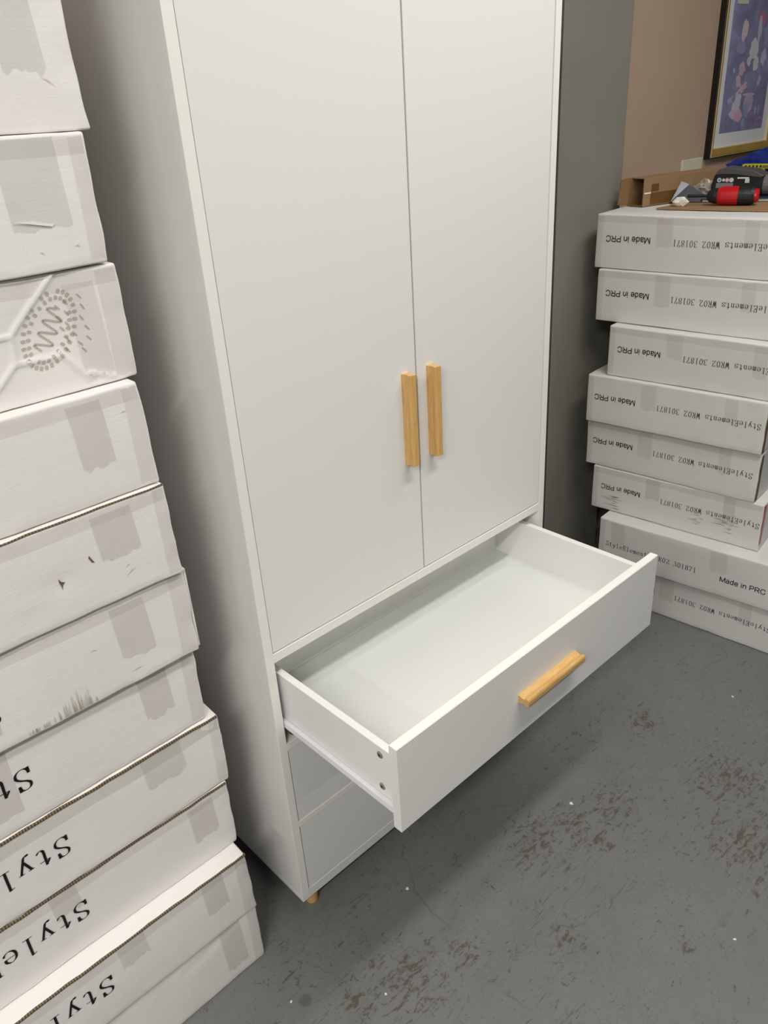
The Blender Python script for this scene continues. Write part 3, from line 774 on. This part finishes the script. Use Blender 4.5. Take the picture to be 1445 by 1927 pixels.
for a in [(1388, 80, 9, 12, (146, 150, 182)), (1408, 140, 11, 17, (134, 138, 172), 0, .1), (1410, 60, 8, 30, (134, 134, 168)), (1436, 45, 8, 30, (150, 150, 186), 0, .3),
          (1424, 142, 2.6, 11, (182, 178, 200), -.5), (1406, 190, 9, 21, (172, 164, 194), 0, .08), (1406, 171, 11, 3, (188, 176, 200), 0, .05),
          (1393, 47, 5, 22, (204, 190, 196), -.25, .2, 1), (1424, 17, 7, 12, (176, 120, 146), -.2, .25, 1), (1420, 42, 3.4, 26, (190, 184, 206), 0, .2, 1),
          (1411, 82, 8, 20, (206, 202, 212), .1, .25, 1), (1403, 104, 3.5, 10, (200, 195, 210), 0, .2, 1), (1416, 108, 5.2, 14, (206, 202, 214), .2, .2, 1), (1430, 92, 4.5, 17, (188, 184, 212), -.2, .2, 1),
          (1391, 120, 5, 13, (190, 170, 190), 0, .3, 1), (1385, 148, 5, 13, (204, 172, 188), 0, .3, 1), (1394, 159, 8, 8, (206, 168, 184), .3, .3, 1), (1377, 125, 1.6, 6, (176, 172, 196), .3, .2, 1),
          (1372, 185, 4, 6, (176, 168, 192), .2, .4, 1), (1385, 194, 6.5, 22, (200, 196, 210), -.2, .3, 1), (1377, 210, 5, 11, (196, 190, 208), .3, .3, 1),
          (1388, 215, 8, 13, (208, 166, 186), 0, .2, 2), (1402, 204, 4.5, 14, (140, 152, 182), .2, .3, 2), (1397, 230, 3, 10, (146, 158, 186), -.2, .3, 2),
          (1368, 228, 2.5, 10, (132, 124, 158), .2, .4, 1), (1376, 234, 3, 8, (136, 116, 150), -.3, .4, 1), (1414, 222, 8, 5, (136, 110, 150), 0, .2, 1), (1428, 221, 6, 4, (164, 122, 158), 0, .3, 1),
          (1421, 229, 2, 7, (160, 124, 164), .2, .3, 2), (1420, 203, 2.6, 9, (164, 156, 190), 0, .2, 1), (1426, 200, 1.4, 10, (170, 160, 194), 0, .2, 1)]:
    bp_(*a)
box('sticker', -0.158, -0.078, -0.001, 0.0003, 0.478, 0.52, M['page'], pf, 0)
sw = empty('wall_plate', (2.318, Y1, 1.264)); tag(sw, 'ivory rectangular wall plate on the brown wall above the cardboard sleeve', 'wall plate')
bm = bmesh.new(); bm_box(bm, -0.072, 0.072, -0.008, 0.0, -0.045, 0.045, 0.002)
bm_obj('cover', bm, M['plate'], sw)
for x in (-0.05, 0.05):
    vs, fs = lathe([(0.003, 0.0), (0.003, 0.001)], 12, 'Y'); mk('screw', [(a, -b_, c) for a, b_, c in vs], fs, M['labelw'], sw, (x, -0.0082, 0.0 if x < 0 else -0.008))

# ------------------------------------------------------------------ things lying on the right stack
ZT = 8 * BH + 0.0015
def rotz(v, a): return (v[0] * math.cos(a) - v[1] * math.sin(a), v[0] * math.sin(a) + v[1] * math.cos(a))
# long cardboard sleeve, open at its left end
ta = math.radians(-13)
tb = empty('cardboard_sleeve', (1.700, 0.322, ZT), ta); tag(tb, 'long brown cardboard sleeve with open end lying against the wall', 'cardboard sleeve')
TL_, TWd, THt, t_ = 0.36, 0.062, 0.078, 0.003
box('wall_panel', 0, TL_, -0.0, t_, 0, THt, M['kraft2'], tb, 0.0006)
box('wall_panel', 0.0, TL_, TWd - t_, TWd, 0, THt, M['kraft'], tb, 0.0006)
box('wall_panel', 0.0, TL_, t_, TWd - t_, 0, t_, M['kraft'], tb, 0.0006)
box('wall_panel', 0.012, TL_, t_, TWd - t_, THt - t_, THt, M['kraft2'], tb, 0.0006)
mk('end_flap', [(0.001, 0.0, 0.002), (-0.001, 0, 0.076), (-0.004, -0.003, 0.004)], [(0, 1, 2)], M['kraft2'], tb)
mk('end_flap', [(0, TWd, 0.002), (0, TWd, THt), (-0.020, TWd + 0.012, THt - 0.004), (-0.026, TWd + 0.014, 0.003), (0, TWd - t_, 0.002), (0, TWd - t_, THt), (-0.020, TWd + 0.010, THt - 0.004), (-0.026, TWd + 0.012, 0.003)],
   [(0, 1, 2, 3), (7, 6, 5, 4), (1, 5, 6, 2), (2, 6, 7, 3)], M['kraft'], tb)
box('packing_tape', 0.03, TL_, -0.0006, 0.0, 0.003, 0.036, M['packtape'], tb, 0)
box('packing_tape', 0.032, 0.062, -0.0009, 0.0, 0.040, 0.060, M['packtape'], tb, 0)
box('tape_glint', 0.004, 0.030, -0.0008, 0.0, 0.0345, 0.0385, M['runner'], tb, 0)['label'] = 'painted white glint on the tape'  # highlight on the tape, drawn as a thin white strip
# cardboard sheet
V = [(1.662, 0.256), (1.690, 0.07), (1.712, -0.055), (2.11, -0.03), (2.12, 0.16), (1.80, 0.245)]
n = len(V); sh = mk('cardboard_sheet', [(x - 1.9, y - 0.1, 0.0) for x, y in V] + [(x - 1.9, y - 0.1, 0.004) for x, y in V],
   [tuple(reversed(range(n))), tuple(range(n, 2 * n))] + [(k, (k + 1) % n, n + (k + 1) % n, n + k) for k in range(n)], M['kraft2'], None, (1.9, 0.1, ZT))
tag(sh, 'flat brown cardboard sheet under the tools on the topmost right carton', 'cardboard sheet')
ZS = ZT + 0.0045
# crumpled things
def crumple(name, loc, size, seed, mat, label, cat, sub=3, k=0.55, rz=0.0, parent=None, flat=0.0):
    bm = bmesh.new(); bmesh.ops.create_icosphere(bm, subdivisions=sub, radius=1.0)
    for v in bm.verts:
        q = v.co * 2.1 + Vector((seed, seed * 2, 0)); f = 1 + k * noise.noise(q) + k * 0.55 * noise.noise(q * 2.7)
        v.co = Vector((v.co.x * f * size[0], v.co.y * f * size[1], v.co.z * f * size[2]))
    mn = min(v.co.z for v in bm.verts)
    for v in bm.verts: v.co.z = max(v.co.z - mn - size[2] * 0.25, 0.0)
    o = bm_obj(name, bm, mat, parent, loc, (0, 0, rz))
    if label: tag(o, label, cat)
    return o
crumple('tissue', (1.712, 0.212, ZS), (0.013, 0.023, 0.015), 3.3, M['tissue'], 'small crumpled white tissue on the cardboard sheet edge', 'tissue', sub=2, k=0.42)
fo = mk('foil_bag', [(-0.03, 0.055, 0.001), (0.02, 0.05, 0.043), (0.03, 0.03, 0.036), (0.025, 0.0, 0.022), (0.02, -0.045, 0.008), (0.0, -0.06, 0.001), (-0.02, -0.03, 0.001), (-0.03, 0.02, 0.001), (0.045, 0.05, 0.0), (0.05, -0.04, 0.0)],
        [(0, 1, 2), (0, 2, 7), (7, 2, 3), (7, 3, 6), (6, 3, 4), (6, 4, 5), (1, 8, 2), (2, 8, 3), (3, 8, 9), (3, 9, 4), (4, 9, 5), (0, 8, 1), (0, 7, 6, 5, 9, 8)], M['foil'], None, (1.832, 0.222, ZS - 0.004))
fo.location = (1.822, 0.226, ZS); fo.scale = (0.9, 1.05, 1.25)
tag(fo, 'torn grey foil bag lying behind the white tissue', 'bag')
crumple('plastic_bag', (1.905, 0.228, ZS), (0.022, 0.034, 0.024), 5.1, M['plastic'], 'crumpled clear plastic bag beside the sleeve, left of the grey tool', 'bag', k=0.55)
# booklet under the screwdriver
bk = empty('booklet', (1.905, 0.105, ZS), math.radians(-66)); tag(bk, 'navy booklet with cream page edges under the tools', 'booklet')
box('pages', -0.118, 0.118, -0.052, 0.052, 0.0012, 0.0075, M['page'], bk, 0.0004)
box('cover', -0.121, 0.121, -0.055, 0.054, 0.0077, 0.0090, M['navy'], bk, 0.0003)
box('cover', -0.121, 0.121, -0.055, 0.054, 0.0, 0.0012, M['navy'], bk, 0.0003)
# screwdriver: fat red and black handle, dark shaft to the left
R_ = 0.0255
sd = empty('screwdriver', (1.776, 0.080, ZS + R_ - 0.0005), math.radians(-72)); tag(sd, 'fat red and black screwdriver on the cardboard sheet', 'screwdriver')
def barrel(name, profile, mat, seg=18, facet=0.0):
    vs, fs = lathe(profile, seg, 'X')
    if facet: vs = [(x, y * (1 - facet * (0.5 + 0.5 * math.cos(6 * math.atan2(z, y)))), z * (1 - facet * (0.5 + 0.5 * math.cos(6 * math.atan2(z, y))))) for x, y, z in vs]
    return mk(name, vs, fs, mat, sd, (0, 0, 0), smooth=False)
barrel('collar', [(0.010, -0.074), (0.016, -0.068), (0.0205, -0.056), (0.0215, -0.046)], M['rubber'])
barrel('grip', [(0.0215, -0.046), (0.0245, -0.038), (R_, -0.022), (R_, 0.008)], M['red'], 24, 0.03)['label'] = 'glossy red grip'
barrel('grip', [(R_, 0.008), (R_, 0.024), (0.0240, 0.042), (0.0215, 0.050)], M['rubber'], 24, 0.04)
barrel('end_cap', [(0.0185, 0.050), (0.0185, 0.056), (0.0150, 0.061)], M['red'])
barrel('shaft', [(0.0040, -0.128), (0.0040, -0.074)], M['black'], 10)
# cordless tool: battery foot to the left, grey neck, lime body running out to the right
dt = empty('cordless_drill', (1.935, 0.130, ZT + 0.0148), math.radians(-78)); tag(dt, 'grey and black cordless tool with lime collar behind the screwdriver', 'power tool')
def rbox(name, x0, x1, y0, y1, z0, z1, mat, bev, par=dt, seg=4):
    bm = bmesh.new(); bm_box(bm, x0, x1, y0, y1, z0, z1, bev, seg); return bm_obj(name, bm, mat, par)
pts = [(-0.082, 0.0), (-0.084, 0.030), (-0.078, 0.056), (-0.066, 0.070), (-0.050, 0.075), (0.030, 0.066), (0.052, 0.055), (0.056, 0.050), (0.056, 0.0)]
def slab(name, pts, y0, y1, mat, bev=0.004, par=dt):
    bm = bmesh.new()
    a = [bm.verts.new((x, y0, z)) for x, z in pts]; b_ = [bm.verts.new((x, y1, z)) for x, z in pts]; n = len(pts)
    bm.faces.new(a); bm.faces.new(list(reversed(b_)))
    for k in range(n): bm.faces.new([a[(k + 1) % n], a[k], b_[k], b_[(k + 1) % n]])
    bmesh.ops.bevel(bm, geom=list(bm.edges), offset=bev, segments=2, profile=0.5, affect='EDGES')
    return bm_obj(name, bm, mat, par)
slab('battery_body', pts, -0.040, 0.040, M['rubber'], 0.004)
slab('top_shell', [(-0.076, 0.058), (-0.066, 0.0725), (-0.050, 0.0775), (0.030, 0.069), (0.060, 0.055), (0.052, 0.050), (-0.02, 0.060), (-0.05, 0.061)], -0.0425, 0.0425, M['toolgrey'], 0.0015)
rbox('rating_label', -0.070, -0.022, -0.0412, -0.0400, 0.012, 0.036, M['label'], 0.0003, dt, 1)
for k, (x, m) in enumerate(((-0.062, 'teal'), (-0.050, 'labelw'), (-0.040, 'pink'), (-0.028, 'labelw'))):
    vs, fs = lathe([(0.0062 if k != 1 else 0.0042, 0.0), (0.0062 if k != 1 else 0.0042, 0.0006)], 16, 'Y')
    mk('badge', vs, fs, M['labelw' if k != 2 else 'pink'], dt, (x, -0.0406, 0.044))
    if m != 'labelw': 
        vs, fs = lathe([(0.0036, 0.0), (0.0036, 0.0006)], 12, 'Y'); mk('badge_centre', vs, fs, M[m if m == 'teal' else 'labelw'], dt, (x, -0.0411, 0.044))
rbox('white_stripe', -0.012, 0.020, -0.0412, -0.0400, 0.047, 0.0515, M['labelw'], 0.0003, dt, 1)
rbox('white_stripe', 0.010, 0.022, -0.0412, -0.0400, 0.036, 0.0470, M['labelw'], 0.0003, dt, 1)
vs, fs = lathe([(0.026, 0.052), (0.0285, 0.058), (0.0285, 0.082), (0.026, 0.092)], 24, 'X'); mk('neck', [(x, y, z + 0.027) for x, y, z in vs], fs, M['toolgrey2'], dt)
vs, fs = lathe([(0.024, 0.090), (0.0355, 0.094), (0.0375, 0.104), (0.0375, 0.150), (0.030, 0.20), (0.026, 0.25)], 28, 'X'); mk('collar', [(x, y, z + 0.024 + 0.0135) for x, y, z in vs], fs, M['lime'], dt)['label'] = 'lime green collar'
rbox('clip', 0.076, 0.088, -0.0335, -0.027, 0.018, 0.034, M['rubber'], 0.001, dt, 1)
# lime bracket tool resting behind, blue film behind it
lb = empty('saw_guide', (2.16, 0.155, ZT + 0.001), math.radians(-80)); tag(lb, 'lime green slotted tool part behind the grey cordless tool', 'tool part')
rbox('base_block', -0.05, 0.12, -0.012, 0.012, 0.0, 0.060, M['rubber'], 0.003, lb, 2)
rbox('bar', -0.080, 0.12, -0.015, 0.013, 0.066, 0.080, M['lime'], 0.003, lb, 2)
rbox('post', -0.022, -0.010, -0.014, 0.012, 0.050, 0.068, M['lime'], 0.0015, lb, 2)
rbox('post', 0.030, 0.080, -0.014, 0.012, 0.046, 0.068, M['lime'], 0.0015, lb, 2)
for k in range(5): rbox('slot', -0.070 + 0.011 * k, -0.065 + 0.011 * k, -0.0156, -0.0145, 0.070, 0.077, M['rubber'], 0.0, lb, 1)
rbox('insert', -0.018, 0.10, -0.0156, -0.0145, 0.0695, 0.0765, M['kraft'], 0.0, lb, 1)
crumple('blue_wrap', (2.235, 0.190, ZT), (0.05, 0.125, 0.060), 8.4, M['blue'], 'crumpled dark blue plastic wrap under the framed picture', 'plastic wrap', sub=4, k=0.28, rz=0.15)

# ------------------------------------------------------------------ scraps on the floor
FL = [(1.275, -0.330, 0.006, 'tiny white scrap on the floor between the drawer and right cartons'), (0.581, -0.659, 0.006, 'tiny white scrap on the floor near the right photo edge, lower'),
      (-0.128, -0.113, 0.004, 'tiny white fleck on the floor beside the round brown stain'), (0.011, -0.234, 0.004, 'tiny white fleck on the floor at the bottom centre'),
      (0.648, -0.223, 0.007, 'tiny curled white scrap on the floor below the drawer handle'), (0.205, -0.10, 0.006, 'tiny white scrap on the shaded floor by the wardrobe bottom')]
for k, (x, y, s, lab) in enumerate(FL):
    bm = bmesh.new(); n = 9
    ring = []
    for j in range(n):
        a = 2 * math.pi * j / n; q = s * (0.55 + 0.5 * abs(noise.noise(Vector((k * 7.3 + math.cos(a), math.sin(a), k)))))
        ring.append((q * math.cos(a) * (0.6 if k in (0, 1) else 1.0), q * math.sin(a), 0.0008 + 0.0012 * abs(math.sin(a))))
    lo = [bm.verts.new((x_, y_, 0)) for x_, y_, z_ in ring]; hi = [bm.verts.new((x_ * .8, y_ * .8, z_)) for x_, y_, z_ in ring]
    bm.faces.new(list(reversed(lo))); bm.faces.new(hi)
    for j in range(n): bm.faces.new([lo[j], lo[(j + 1) % n], hi[(j + 1) % n], hi[j]])
    o = bm_obj('paper_scrap', bm, M['tissue'], None, (x, y, 0.0002), (0, 0, 0.7 * k)); tag(o, lab, 'scrap', 'white scraps on the floor')
